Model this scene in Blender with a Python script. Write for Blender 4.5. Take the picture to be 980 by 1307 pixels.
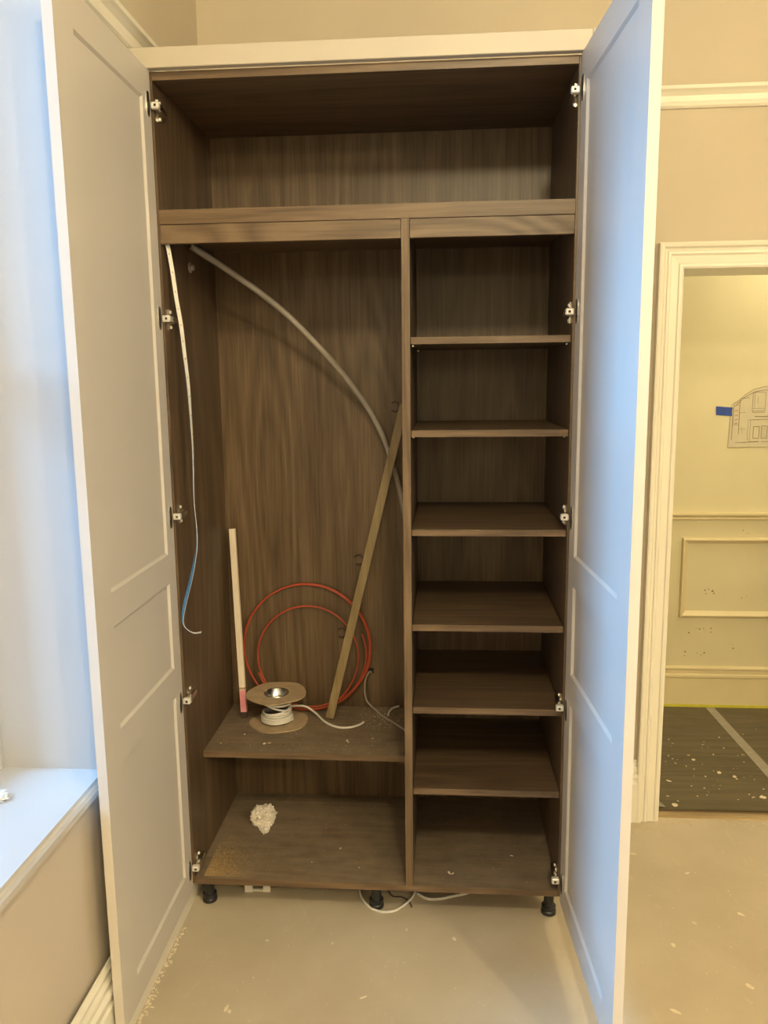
import bpy, bmesh, math, random
from mathutils import Vector, Matrix, noise

random.seed(7)
for o in list(bpy.data.objects):
    bpy.data.objects.remove(o)
scn = bpy.context.scene
COL = scn.collection

# ------------------------------------------------------------------ camera
cam_d = bpy.data.cameras.new('camera')
cam = bpy.data.objects.new('camera', cam_d)
COL.objects.link(cam)
cam_d.sensor_fit = 'VERTICAL'
cam_d.sensor_height = 36.0
cam_d.sensor_width = 27.0
cam_d.lens = 28.55
R_ = Vector((0.9971, 0.0747, -0.0112)); F_ = Vector((-0.0755, 0.9838, -0.1627)); U_ = Vector((-0.0011, 0.1631, 0.9866))
mw = Matrix.Identity(4)
for i in range(3):
    mw[i][0] = R_[i]; mw[i][1] = U_[i]; mw[i][2] = -F_[i]
mw[0][3], mw[1][3], mw[2][3] = 0.2129, -2.1868, 1.6037
cam.matrix_world = mw
cam_d.clip_start = 0.02
scn.camera = cam

# ------------------------------------------------------------------ world, lights, exposure
w = bpy.data.worlds.new('sky'); scn.world = w
w.use_nodes = True
bg = w.node_tree.nodes['Background']
bg.inputs[0].default_value = (0.42, 0.62, 1.0, 1)
bg.inputs[1].default_value = 0.9

def light(name, kind, loc, energy, col, size=0.2, rot=(0, 0, 0), size_y=None, spread=None):
    d = bpy.data.lights.new(name, kind)
    d.energy = energy; d.color = col
    if kind == 'AREA':
        d.size = size
        if size_y:
            d.shape = 'RECTANGLE'; d.size_y = size_y
        else:
            d.shape = 'DISK'
        if spread:
            d.spread = spread
    else:
        d.shadow_soft_size = size
    o = bpy.data.objects.new(name, d); COL.objects.link(o)
    o.location = loc; o.rotation_euler = rot
    return o
WARM = (1.0, 0.83, 0.50)
# pendant in the middle of the room, a ceiling lamp before the wardrobe, an unseen front fill added to brighten the upper compartment
light('room_pendant_light', 'POINT', (2.62, -3.72, 2.78), 130, WARM, 0.12)
light('room_ceiling_light', 'POINT', (0.55, -2.5, 2.98), 78, WARM, 0.10)
light('room_front_fill', 'POINT', (0.1, -4.6, 2.3), 16, WARM, 0.14)
# ceiling disc in the hall
light('hall_ceiling_light', 'AREA', (1.9, 1.16, 2.58), 11.5, (1.0, 0.86, 0.54), 0.6)
# daylight from the open sky outside the window, entering the recess aslant
light('window_daylight', 'AREA', (-5.0, -1.72, 3.6), 560, (0.22, 0.55, 1.0), 3.0, (0, -math.pi / 2, 0), 1.25)

vs = scn.view_settings
vs.view_transform = 'Standard'
vs.look = 'None'
vs.gamma = 1.0
vs.use_curve_mapping = False
vs.exposure = 0.47

# ------------------------------------------------------------------ materials
def new_mat(name):
    m = bpy.data.materials.new(name); m.use_nodes = True
    nt = m.node_tree
    return m, nt, nt.nodes['Principled BSDF']

def N(nt, t, **kw):
    n = nt.nodes.new(t)
    for k, v in kw.items():
        if k.startswith('i_'):
            n.inputs[int(k[2:])].default_value = v
        else:
            setattr(n, k, v)
    return n

def ramp(nt, src, stops):
    r = nt.nodes.new('ShaderNodeValToRGB')
    while len(r.color_ramp.elements) > 1:
        r.color_ramp.elements.remove(r.color_ramp.elements[-1])
    for i, (p, c) in enumerate(stops):
        e = r.color_ramp.elements[0] if i == 0 else r.color_ramp.elements.new(p)
        e.position = p
        e.color = (*c, 1) if len(c) == 3 else c
    nt.links.new(src, r.inputs[0])
    return r.outputs[0]

def paint(name, col, rough=0.5, var=0.04, scale=6.0, bump=0.02, bscale=160.0):
    m, nt, b = new_mat(name)
    tc = N(nt, 'ShaderNodeTexCoord')
    n1 = N(nt, 'ShaderNodeTexNoise'); n1.inputs['Scale'].default_value = scale; n1.inputs['Detail'].default_value = 5
    nt.links.new(tc.outputs['Object'], n1.inputs['Vector'])
    lo = tuple(max(0, c * (1 - var)) for c in col); hi = tuple(min(1, c * (1 + var)) for c in col)
    nt.links.new(ramp(nt, n1.outputs[0], [(0.3, lo), (0.7, hi)]), b.inputs['Base Color'])
    b.inputs['Roughness'].default_value = rough
    if bump:
        n2 = N(nt, 'ShaderNodeTexNoise'); n2.inputs['Scale'].default_value = bscale; n2.inputs['Detail'].default_value = 3
        nt.links.new(tc.outputs['Object'], n2.inputs['Vector'])
        bp = N(nt, 'ShaderNodeBump'); bp.inputs['Strength'].default_value = bump * 5; bp.inputs['Distance'].default_value = 0.002
        nt.links.new(n2.outputs[0], bp.inputs['Height'])
        nt.links.new(bp.outputs[0], b.inputs['Normal'])
    return m

def plain(name, col, rough=0.5, metal=0.0, **kw):
    m, nt, b = new_mat(name)
    tc = N(nt, 'ShaderNodeTexCoord')
    n1 = N(nt, 'ShaderNodeTexNoise'); n1.inputs['Scale'].default_value = 35
    nt.links.new(tc.outputs['Object'], n1.inputs['Vector'])
    lo = tuple(c * 0.93 for c in col); hi = tuple(min(1, c * 1.07) for c in col)
    nt.links.new(ramp(nt, n1.outputs[0], [(0.3, lo), (0.7, hi)]), b.inputs['Base Color'])
    b.inputs['Roughness'].default_value = rough
    b.inputs['Metallic'].default_value = metal
    return m

def wood(name, axis, dark, mid, lite, rough=0.42, dust=0.0, dustcol=(0.30, 0.245, 0.17), fig=0.20, along=0.55):
    """laminate with long grain along the given axis"""
    m, nt, b = new_mat(name)
    L = nt.links.new
    tc = N(nt, 'ShaderNodeTexCoord')
    def mp(across, along, off=(0, 0, 0)):
        s = [across] * 3; s['xyz'.index(axis)] = along
        mpn = N(nt, 'ShaderNodeMapping')
        mpn.inputs['Scale'].default_value = s
        mpn.inputs['Location'].default_value = off
        L(tc.outputs['Object'], mpn.inputs['Vector'])
        return mpn.outputs[0]
    # cathedral figure: contour bands of a stretched noise
    n0 = N(nt, 'ShaderNodeTexNoise'); n0.inputs['Scale'].default_value = 1.0; n0.inputs['Detail'].default_value = 1.5
    L(mp(4.6, along, (3.1, 1.7, 0.4)), n0.inputs['Vector'])
    mul = N(nt, 'ShaderNodeMath', operation='MULTIPLY'); mul.inputs[1].default_value = 24.0
    L(n0.outputs[0], mul.inputs[0])
    fr = N(nt, 'ShaderNodeMath', operation='PINGPONG'); fr.inputs[1].default_value = 1.0
    L(mul.outputs[0], fr.inputs[0])
    # fine pores
    n1 = N(nt, 'ShaderNodeTexNoise'); n1.inputs['Scale'].default_value = 1.0; n1.inputs['Detail'].default_value = 4
    L(mp(150, 5.5), n1.inputs['Vector'])
    # broad plank tone
    n2 = N(nt, 'ShaderNodeTexNoise'); n2.inputs['Scale'].default_value = 1.0; n2.inputs['Detail'].default_value = 2
    L(mp(13, 0.35, (9, 2, 5)), n2.inputs['Vector'])
    a1 = N(nt, 'ShaderNodeMath', operation='MULTIPLY'); a1.inputs[1].default_value = fig; L(fr.outputs[0], a1.inputs[0])
    a2 = N(nt, 'ShaderNodeMath', operation='MULTIPLY_ADD'); a2.inputs[1].default_value = 0.62; L(n1.outputs[0], a2.inputs[0]); L(a1.outputs[0], a2.inputs[2])
    a3 = N(nt, 'ShaderNodeMath', operation='MULTIPLY_ADD'); a3.inputs[1].default_value = 0.36; L(n2.outputs[0], a3.inputs[0]); L(a2.outputs[0], a3.inputs[2])
    col = ramp(nt, a3.outputs[0], [(0.34, dark), (0.59, mid), (0.84, lite)])
    if dust > 0:
        n3 = N(nt, 'ShaderNodeTexNoise'); n3.inputs['Scale'].default_value = 13; n3.inputs['Detail'].default_value = 8; n3.inputs['Roughness'].default_value = 0.65
        L(tc.outputs['Object'], n3.inputs['Vector'])
        fac = ramp(nt, n3.outputs[0], [(0.25, (dust * .25, dust * .25, dust * .25)), (0.8, (dust, dust, dust))])
        mx = N(nt, 'ShaderNodeMixRGB')
        L(fac, mx.inputs[0]); L(col, mx.inputs[1]); mx.inputs[2].default_value = (*dustcol, 1)
        col = mx.outputs[0]
    L(col, b.inputs['Base Color'])
    b.inputs['Roughness'].default_value = rough
    bp = N(nt, 'ShaderNodeBump'); bp.inputs['Strength'].default_value = 0.15; bp.inputs['Distance'].default_value = 0.001
    L(n1.outputs[0], bp.inputs['Height']); L(bp.outputs[0], b.inputs['Normal'])
    return m

WD = ((0.050, 0.0315, 0.0175), (0.104, 0.0675, 0.038), (0.163, 0.111, 0.065))
def lift(t, k):
    return tuple(tuple(c * k for c in x) for x in t)
M = {}
M['wood_v'] = wood('walnut_laminate_vertical', 'z', *WD, fig=0.22)
M['wood_h'] = wood('walnut_laminate_horizontal', 'x', *WD)
M['wood_rail'] = wood('walnut_laminate_rail', 'x', *lift(WD, 1.1), fig=0.38, along=1.3)
M['wood_edge_h'] = wood('walnut_edging_horizontal', 'x', *lift(WD, 1.3))
M['wood_edge_v'] = wood('walnut_edging_vertical', 'z', *lift(WD, 1.3))
M['wood_dusty'] = wood('walnut_laminate_dusty', 'x', *lift(WD, 1.05), rough=0.7, dust=0.62)
M['door'] = paint('door_satin_paint', (0.585, 0.555, 0.52), 0.42, 0.02, 3, 0.008, 220)
M['fascia'] = paint('fascia_satin_paint', (0.53, 0.485, 0.41), 0.45, 0.02, 3, 0.008, 220)
M['wall'] = paint('cream_wall_paint', (0.575, 0.512, 0.405), 0.75, 0.03, 4, 0.012, 120)
M['trimw'] = paint('trim_white_gloss', (0.80, 0.775, 0.69), 0.35, 0.02, 4, 0.01, 90)
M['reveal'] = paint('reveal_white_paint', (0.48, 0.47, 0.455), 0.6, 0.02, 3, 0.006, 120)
M['sill'] = paint('sill_white_gloss', (0.56, 0.55, 0.54), 0.16, 0.02, 3, 0.006, 40)
M['seat'] = paint('seat_panel_paint', (0.58, 0.52, 0.45), 0.5, 0.02, 3, 0.01, 90)
M['ceil'] = paint('ceiling_white_paint', (0.82, 0.80, 0.76), 0.8)
M['hallwall'] = paint('hall_wall_paint', (0.64, 0.585, 0.39), 0.7, 0.03, 5, 0.015, 90)
M['halltrim'] = paint('hall_trim_paint', (0.70, 0.61, 0.38), 0.45, 0.03, 5, 0.01, 90)
M['chrome'] = plain('nickel_plated_steel', (0.75, 0.72, 0.66), 0.22, 1.0)
M['tip'] = plain('bright_zinc', (0.82, 0.80, 0.76), 0.4, 0.35)
M['dark'] = plain('hollow_shade', (0.018, 0.015, 0.013), 0.6)  # near-black that paints in the shade of small hollows
M['black'] = plain('black_plastic', (0.018, 0.019, 0.021), 0.38)
M['whitepl'] = plain('white_plastic', (0.72, 0.70, 0.66), 0.4)
M['conduit'] = plain('grey_white_conduit', (0.32, 0.29, 0.26), 0.4)
M['greycable'] = plain('grey_cable_sheath', (0.36, 0.31, 0.25), 0.5)
M['browncable'] = plain('dark_brown_cable', (0.06, 0.04, 0.03), 0.5)
M['red'] = plain('orange_red_cable', (0.40, 0.062, 0.028), 0.42)
M['card'] = paint('brown_cardboard', (0.40, 0.30, 0.19), 0.85, 0.12, 30, 0.03, 300)
M['foil'] = plain('silver_foil', (0.7, 0.7, 0.7), 0.25, 1.0)
M['tissue'] = paint('tissue_paper', (0.74, 0.68, 0.60), 0.9, 0.03, 30, 0.02, 200)
M['batten'] = wood('pale_pine_batten', 'z', (0.70, 0.60, 0.48), (0.80, 0.71, 0.60), (0.86, 0.79, 0.69), 0.6)
M['pink'] = plain('pink_marking_paint', (0.90, 0.38, 0.46), 0.6)
M['brass'] = wood('olive_brown_strip', 'z', (0.20, 0.15, 0.075), (0.27, 0.205, 0.105), (0.33, 0.25, 0.135), 0.45)
M['bluefilm'] = plain('blue_backing_film', (0.06, 0.22, 0.55), 0.4)
M['bluetape'] = plain('blue_masking_tape', (0.018, 0.06, 0.33), 0.6)
M['paper'] = paint('plan_paper', (0.57, 0.52, 0.385), 0.8, 0.03, 8, 0.004, 100)
M['ink'] = plain('print_ink', (0.24, 0.20, 0.135), 0.8)
M['inkpink'] = plain('print_pink', (0.48, 0.34, 0.23), 0.8)
M['gtape'] = plain('grey_floor_tape', (0.33, 0.30, 0.25), 0.5)
M['ytape'] = plain('yellow_masking_tape', (0.62, 0.58, 0.06), 0.6)
M['sawdust'] = plain('sawdust', (0.36, 0.24, 0.10), 0.95)
M['chip'] = plain('pale_chips', (0.72, 0.64, 0.5), 0.9)
M['plaster'] = plain('plaster_crumbs', (0.56, 0.46, 0.33), 0.95)
M['dot'] = plain('nail_hole', (0.20, 0.15, 0.08), 0.9)
M['bubble'] = plain('clear_plastic_wrap', (0.8, 0.85, 0.9), 0.15)
M['sawnwood'] = wood('threshold_timber', 'x', (0.30, 0.21, 0.11), (0.42, 0.31, 0.17), (0.50, 0.38, 0.22), 0.7)
M['hardboard'] = wood('floor_protection_board', 'x', (0.048, 0.038, 0.021), (0.088, 0.071, 0.040), (0.135, 0.11, 0.066), 0.5, 0.35, (0.20, 0.17, 0.11))

def screed():
    m, nt, b = new_mat('screed_floor'); L = nt.links.new
    tc = N(nt, 'ShaderNodeTexCoord')
    n1 = N(nt, 'ShaderNodeTexNoise'); n1.inputs['Scale'].default_value = 2.2; n1.inputs['Detail'].default_value = 8; n1.inputs['Roughness'].default_value = 0.6
    L(tc.outputs['Object'], n1.inputs['Vector'])
    base = ramp(nt, n1.outputs[0], [(0.30, (0.45, 0.385, 0.285)), (0.55, (0.52, 0.455, 0.345)), (0.75, (0.58, 0.515, 0.40))])
    v = N(nt, 'ShaderNodeTexNoise'); v.inputs['Scale'].default_value = 26; v.inputs['Detail'].default_value = 6; v.inputs['Roughness'].default_value = 0.75
    L(tc.outputs['Object'], v.inputs['Vector'])
    f = ramp(nt, v.outputs[0], [(0.63, (0, 0, 0)), (0.76, (0.45, 0.45, 0.45))])
    mx = N(nt, 'ShaderNodeMixRGB'); L(f, mx.inputs[0]); L(base, mx.inputs[1]); mx.inputs[2].default_value = (0.68, 0.60, 0.47, 1)
    L(mx.outputs[0], b.inputs['Base Color'])
    sc = N(nt, 'ShaderNodeMapping'); sc.inputs['Scale'].default_value = (9, 3.2, 1); sc.inputs['Rotation'].default_value = (0, 0, 0.7)
    L(tc.outputs['Object'], sc.inputs['Vector'])
    n4 = N(nt, 'ShaderNodeTexNoise'); n4.inputs['Scale'].default_value = 2.0; n4.inputs['Detail'].default_value = 9; n4.inputs['Roughness'].default_value = 0.7; n4.inputs['Distortion'].default_value = 1.2
    L(sc.outputs[0], n4.inputs['Vector'])
    f4 = ramp(nt, n4.outputs[0], [(0.60, (0, 0, 0)), (0.70, (0.35, 0.35, 0.35))])
    m4 = N(nt, 'ShaderNodeMixRGB'); L(f4, m4.inputs[0]); L(mx.outputs[0], m4.inputs[1]); m4.inputs[2].default_value = (0.66, 0.58, 0.45, 1)
    L(m4.outputs[0], b.inputs['Base Color'])
    b.inputs['Roughness'].default_value = 0.62
    bp = N(nt, 'ShaderNodeBump'); bp.inputs['Strength'].default_value = 0.15; bp.inputs['Distance'].default_value = 0.003
    L(v.outputs[0], bp.inputs['Height']); L(bp.outputs[0], b.inputs['Normal'])
    return m
M['screed'] = screed()

def glass():
    m, nt, b = new_mat('window_glass'); L = nt.links.new
    tr = N(nt, 'ShaderNodeBsdfTransparent'); gl = N(nt, 'ShaderNodeBsdfGlossy'); mx = N(nt, 'ShaderNodeMixShader'); mx.inputs[0].default_value = 0.05
    gl.inputs['Roughness'].default_value = 0.02
    L(tr.outputs[0], mx.inputs[1]); L(gl.outputs[0], mx.inputs[2])
    L(mx.outputs[0], nt.nodes['Material Output'].inputs[0])
    return m
M['glass'] = glass()

# ------------------------------------------------------------------ mesh helpers
def link(name, me, mat, parent=None):
    o = bpy.data.objects.new(name, me); COL.objects.link(o)
    if mat is not None:
        me.materials.append(M[mat] if isinstance(mat, str) else mat)
    if parent is not None:
        o.parent = parent
    return o

def from_bm(name, bm, mat, parent=None, smooth=False):
    me = bpy.data.meshes.new(name)
    bmesh.ops.recalc_face_normals(bm, faces=bm.faces)
    bm.to_mesh(me); bm.free()
    if smooth:
        for p in me.polygons:
            p.use_smooth = True
    return link(name, me, mat, parent)

def add_box(bm, x0, x1, y0, y1, z0, z1):
    vs_ = [bm.verts.new(p) for p in ((x0, y0, z0), (x1, y0, z0), (x1, y1, z0), (x0, y1, z0), (x0, y0, z1), (x1, y0, z1), (x1, y1, z1), (x0, y1, z1))]
    return [bm.faces.new([vs_[i] for i in f]) for f in ((0, 3, 2, 1), (4, 5, 6, 7), (0, 1, 5, 4), (1, 2, 6, 5), (2, 3, 7, 6), (3, 0, 4, 7))]

def box(name, x0, x1, y0, y1, z0, z1, mat, parent=None, bev=0.0012):
    bm = bmesh.new(); add_box(bm, x0, x1, y0, y1, z0, z1)
    if bev:
        bmesh.ops.bevel(bm, geom=bm.edges[:], offset=bev, segments=1, affect='EDGES')
    return from_bm(name, bm, mat, parent)

def tube(bm, pts, r, n=8, cap=True):
    pts = [Vector(p) for p in pts]
    rings = []
    t0 = (pts[1] - pts[0]).normalized()
    up = Vector((0, 0, 1)) if abs(t0.z) < 0.9 else Vector((1, 0, 0))
    u = t0.cross(up).normalized()
    for i, p in enumerate(pts):
        t = (pts[min(i + 1, len(pts) - 1)] - pts[max(i - 1, 0)]).normalized()
        u = (u - t * u.dot(t)).normalized()
        v = t.cross(u)
        rr = r[i] if isinstance(r, (list, tuple)) else r
        rings.append([bm.verts.new(p + (u * math.cos(a) + v * math.sin(a)) * rr) for a in [2 * math.pi * k / n for k in range(n)]])
    for a, b in zip(rings, rings[1:]):
        for k in range(n):
            bm.faces.new((a[k], a[(k + 1) % n], b[(k + 1) % n], b[k]))
    if cap:
        bm.faces.new(rings[0][::-1]); bm.faces.new(rings[-1])

def smooth_pts(pts, sub=6):
    P = [Vector(p) for p in pts]; out = []
    for i in range(len(P) - 1):
        a = P[max(i - 1, 0)]; b = P[i]; c = P[i + 1]; d = P[min(i + 2, len(P) - 1)]
        for k in range(sub):
            t = k / sub
            out.append(0.5 * ((2 * b) + (c - a) * t + (2 * a - 5 * b + 4 * c - d) * t * t + (3 * b - a - 3 * c + d) * t ** 3))
    out.append(P[-1])
    return out

def lathe(bm, prof, n=24, c=(0, 0, 0)):
    rings = []
    for r, z in prof:
        rings.append([bm.verts.new((c[0] + r * math.cos(2 * math.pi * k / n), c[1] + r * math.sin(2 * math.pi * k / n), c[2] + z)) for k in range(n)])
    for a, b in zip(rings, rings[1:]):
        for k in range(n):
            bm.faces.new((a[k], a[(k + 1) % n], b[(k + 1) % n], b[k]))
    bm.faces.new(rings[0][::-1]); bm.faces.new(rings[-1])

def plate(bm, pts, vec):
    a = [bm.verts.new(p) for p in pts]; b = [bm.verts.new(Vector(p) + Vector(vec)) for p in pts]
    bm.faces.new(a); bm.faces.new(b[::-1])
    for k in range(len(a)):
        bm.faces.new((a[k], b[k], b[(k + 1) % len(a)], a[(k + 1) % len(a)]))

def sweep(bm, path, prof, closed=False):
    """path: list of (point, mitre outward vector, depth vector); prof: list of (out, depth)"""
    rings = []
    for p, o, d in path:
        p = Vector(p); o = Vector(o); d = Vector(d)
        rings.append([bm.verts.new(p + o * a + d * b) for a, b in prof])
    n = len(prof)
    segs = list(zip(rings, rings[1:])) + ([(rings[-1], rings[0])] if closed else [])
    for a, b in segs:
        for k in range(n):
            bm.faces.new((a[k], a[(k + 1) % n], b[(k + 1) % n], b[k]))
    if not closed:
        bm.faces.new(rings[0][::-1]); bm.faces.new(rings[-1])

def tag(o, label, cat, group=None, kind=None):
    o['label'] = label; o['category'] = cat
    if group: o['group'] = group
    if kind: o['kind'] = kind
    return o
def struct(o, label, cat):
    o['kind'] = 'structure'
    return tag(o, label, cat)
def empty(name, loc=(0, 0, 0)):
    o = bpy.data.objects.new(name, None); COL.objects.link(o); o.location = loc
    o.empty_display_size = 0.1
    return o

# ------------------------------------------------------------------ room shell
XL, YB = -0.597, 0.63          # left wall face, back wall face
bm = bmesh.new(); add_box(bm, -1.0, 4.4, -5.0, 2.0, -0.12, 0.0)
struct(from_bm('floor', bm, 'screed'), 'dusty tan screed floor with pale flecks running under the wardrobe', 'floor')

bm = bmesh.new()
add_box(bm, -1.0, 0.982, YB, 0.85, 0, 3.2)
add_box(bm, 1.954, 4.4, YB, 0.85, 0, 3.2)
add_box(bm, 0.982, 1.954, YB, 0.85, 1.966, 3.2)
struct(from_bm('wall_back', bm, 'wall'), 'cream painted wall behind the wardrobe, pierced by the doorway', 'wall')

bm = bmesh.new()
add_box(bm, -1.0, XL, -0.40, YB, 0, 3.2)
add_box(bm, -1.0, XL - 0.02, -1.75, -0.40, 0, 0.64)
add_box(bm, -1.0, XL, -1.75, -0.40, 2.62, 3.2)
add_box(bm, -1.0, XL, -5.0, -1.75, 0, 3.2)
struct(from_bm('wall_left', bm, 'wall'), 'cream painted wall beside the wardrobe, opened by the deep window recess', 'wall')

bm = bmesh.new(); add_box(bm, 4.3, 4.4, -5.0, YB, 0, 3.2)
struct(from_bm('wall_right', bm, 'wall'), 'cream painted wall on the far side of the room from the window', 'wall')
bm = bmesh.new(); add_box(bm, -1.0, 4.4, -5.1, -5.0, 0, 3.2)
struct(from_bm('wall_front', bm, 'wall'), 'cream painted wall facing the wardrobe', 'wall')
bm = bmesh.new(); add_box(bm, -1.0, 4.4, -5.1, 0.85, 3.2, 3.3)
struct(from_bm('ceiling', bm, 'ceil'), 'white painted ceiling above the room', 'ceiling')

HY = 1.674
bm = bmesh.new(); add_box(bm, 0.3, 3.6, HY, HY + 0.12, 0, 2.7)
hw = struct(from_bm('wall_hall', bm, 'hallwall'), 'yellow panelled hall wall seen through the doorway', 'wall')
bm = bmesh.new(); add_box(bm, 0.3, 0.4, 0.85, HY, 0, 2.7)
struct(from_bm('wall_hall_left', bm, 'hallwall'), 'yellow end wall of the hall behind the wardrobe wall', 'wall')
bm = bmesh.new(); add_box(bm, 3.5, 3.6, 0.85, HY, 0, 2.7)
struct(from_bm('wall_hall_right', bm, 'hallwall'), 'yellow end wall of the hall far beyond the doorway', 'wall')
bm = bmesh.new(); add_box(bm, 0.3, 3.6, 0.85, HY, 2.6, 2.7)
struct(from_bm('ceiling_hall', bm, 'ceil'), 'white hall ceiling beyond the doorway', 'ceiling')

# --- picture rails
RAIL = [(0, 0), (0.008, 0), (0.014, 0.006), (0.016, 0.014), (0.010, 0.020), (0.012, 0.036), (0.022, 0.046), (0.030, 0.052), (0.032, 0.062), (0, 0.062)]
RZ = 2.436
bm = bmesh.new()
sweep(bm, [((XL, YB, RZ), (0, -1, 0), (0, 0, 1)), ((4.3, YB, RZ), (0, -1, 0), (0, 0, 1))], RAIL)
struct(from_bm('trim_1', bm, 'trimw'), 'cream picture rail running across the wall above the doorway', 'picture rail')
bm = bmesh.new()
sweep(bm, [((XL, YB, RZ), (1, 0, 0), (0, 0, 1)), ((XL, -0.40, RZ), (1, 0, 0), (0, 0, 1))], RAIL)
struct(from_bm('trim_2', bm, 'trimw'), 'cream picture rail on the window wall above the wardrobe', 'picture rail')

# --- baseboards
BASE = [(0, 0), (0.026, 0), (0.026, 0.150), (0.021, 0.156), (0.021, 0.168), (0.026, 0.174), (0.026, 0.182), (0.018, 0.190), (0.018, 0.204), (0.012, 0.214), (0.012, 0.224), (0.004, 0.234), (0, 0.234)]
bm = bmesh.new()
sweep(bm, [((XL + 0.003, 0.6, 0), (1, 0, 0), (0, 0, 1)), ((XL + 0.003, -5.0, 0), (1, 0, 0), (0, 0, 1))], BASE)
struct(from_bm('baseboard_left', bm, 'trimw'), 'white moulded skirting along the window wall under the seat', 'baseboard')
bm = bmesh.new()
sweep(bm, [((0.60, YB, 0), (0, -1, 0), (0, 0, 1)), ((0.906, YB, 0), (0, -1, 0), (0, 0, 1))], [(a * 1.15, b * 0.98) for a, b in BASE])
struct(from_bm('baseboard_back', bm, 'trimw'), 'short piece of cream moulded skirting between wardrobe and doorway', 'baseboard')
HBASE = [(0, 0), (0.016, 0), (0.016, 0.155), (0.022, 0.161), (0.022, 0.172), (0.012, 0.178), (0.012, 0.196), (0.020, 0.200), (0.020, 0.206), (0, 0.212)]
bm = bmesh.new()
sweep(bm, [((0.4, HY, 0), (0, -1, 0), (0, 0, 1)), ((3.5, HY, 0), (0, -1, 0), (0, 0, 1))], HBASE)
struct(from_bm('baseboard_hall', bm, 'halltrim'), 'yellow painted skirting along the hall wall', 'baseboard')

# --- door architrave and lining
ARCH = [(0, 0), (0, 0.016), (0.006, 0.020), (0.014, 0.020), (0.018, 0.016), (0.040, 0.018), (0.046, 0.024), (0.052, 0.024), (0.055, 0.019), (0.062, 0.022), (0.068, 0.030), (0.076, 0.032), (0.082, 0.030), (0.082, 0)]
bm = bmesh.new()
ax0, ax1, az = 0.986, 1.950, 1.944
dv = (0, -1, 0)
sweep(bm, [((ax0, YB, 0), (-1, 0, 0), dv), ((ax0, YB, az), (-1, 0, 1), dv), ((ax1, YB, az), (1, 0, 1), dv), ((ax1, YB, 0), (1, 0, 0), dv)], ARCH)
arch = struct(from_bm('trim_3', bm, 'trimw'), 'cream moulded architrave framing the doorway to the hall', 'architrave')
bm = bmesh.new()
add_box(bm, 0.982, 0.990, YB - 0.002, 0.852, 0, 1.966)
add_box(bm, 1.946, 1.954, YB - 0.002, 0.852, 0, 1.966)
add_box(bm, 0.990, 1.946, YB - 0.002, 0.852, 1.946, 1.966)
from_bm('door_lining', bm, 'trimw', arch)

# --- hall dado and panel moulding
DADO = [(0, 0), (0.008, 0), (0.012, 0.006), (0.010, 0.012), (0.018, 0.020), (0.026, 0.026), (0.026, 0.034), (0, 0.036)]
bm = bmesh.new()
sweep(bm, [((0.4, HY, 0.930), (0, -1, 0), (0, 0, 1)), ((3.5, HY, 0.930), (0, -1, 0), (0, 0, 1))], DADO)
struct(from_bm('trim_4', bm, 'halltrim'), 'yellow dado rail running along the hall wall', 'dado rail')
PM = [(0, 0), (0, 0.008), (-0.003, 0.020), (-0.010, 0.022), (-0.018, 0.013), (-0.024, 0.008), (-0.028, 0.004), (-0.028, 0)]
bm = bmesh.new()
px0, px1, pz0, pz1 = 1.328, 2.35, 0.460, 0.846
sweep(bm, [((px0, HY, pz0), (-1, 0, -1), dv), ((px0, HY, pz1), (-1, 0, 1), dv), ((px1, HY, pz1), (1, 0, 1), dv), ((px1, HY, pz0), (1, 0, -1), dv)], PM, True)
struct(from_bm('trim_5', bm, 'halltrim'), 'rectangular panel moulding below the dado rail in the hall', 'panel moulding')
# nail holes and knocks in the lower hall wall
bm = bmesh.new()
for cx, cz, n_, s_ in ((1.47, 0.585, 7, 0.03), (1.44, 0.39, 8, 0.03), (1.57, 0.335, 3, 0.02), (1.42, 0.265, 3, 0.03), (1.345, 0.265, 2, 0.02), (1.64, 0.555, 2, 0.01), (1.63, 0.88, 2, 0.02)):
    for k in range(n_):
        x = cx + random.gauss(0, s_); z = cz + random.gauss(0, s_ * 0.6); r = random.uniform(0.0015, 0.0045)
        vs_ = [bm.verts.new((x + r * math.cos(a) * random.uniform(.7, 1.2), HY - 0.0008, z + r * math.sin(a))) for a in [2 * math.pi * q / 7 for q in range(7)]]
        bm.faces.new(vs_)
nh = from_bm('nail_holes', bm, 'dot', hw); nh['kind'] = 'stuff'

# --- window recess: window_1 with frame, sash, panes, sill, reveal lining, shutter and seat panel
bm = bmesh.new()
wx0, wx1, wy0, wy1, wz0, wz1 = -0.93, -0.872, -1.75, -0.40, 0.68, 2.62
add_box(bm, wx0, wx1, wy1 - 0.055, wy1, wz0, wz1)
add_box(bm, wx0, wx1, wy0, wy0 + 0.055, wz0, wz1)
add_box(bm, wx0, wx1, wy0 + 0.055, wy1 - 0.055, wz0, wz0 + 0.06)
add_box(bm, wx0, wx1, wy0 + 0.055, wy1 - 0.055, wz1 - 0.055, wz1)
add_box(bm, wx0, wx1, wy0 + 0.055, wy1 - 0.055, 1.62, 1.66)
win = struct(from_bm('window_1', bm, 'trimw'), 'white sash window deep in the recess above the seat', 'window')
for z0, z1 in ((wz0 + 0.06, 1.62), (1.66, wz1 - 0.055)):
    box('pane', -0.905, -0.901, wy0 + 0.055, wy1 - 0.055, z0, z1, 'glass', win, 0)
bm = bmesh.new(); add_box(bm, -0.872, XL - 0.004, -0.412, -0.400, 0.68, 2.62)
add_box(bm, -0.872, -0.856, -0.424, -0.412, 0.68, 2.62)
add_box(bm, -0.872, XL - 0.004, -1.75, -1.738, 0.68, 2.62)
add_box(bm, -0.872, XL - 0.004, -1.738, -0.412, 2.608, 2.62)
from_bm('reveal_lining', bm, 'reveal', win)
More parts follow.
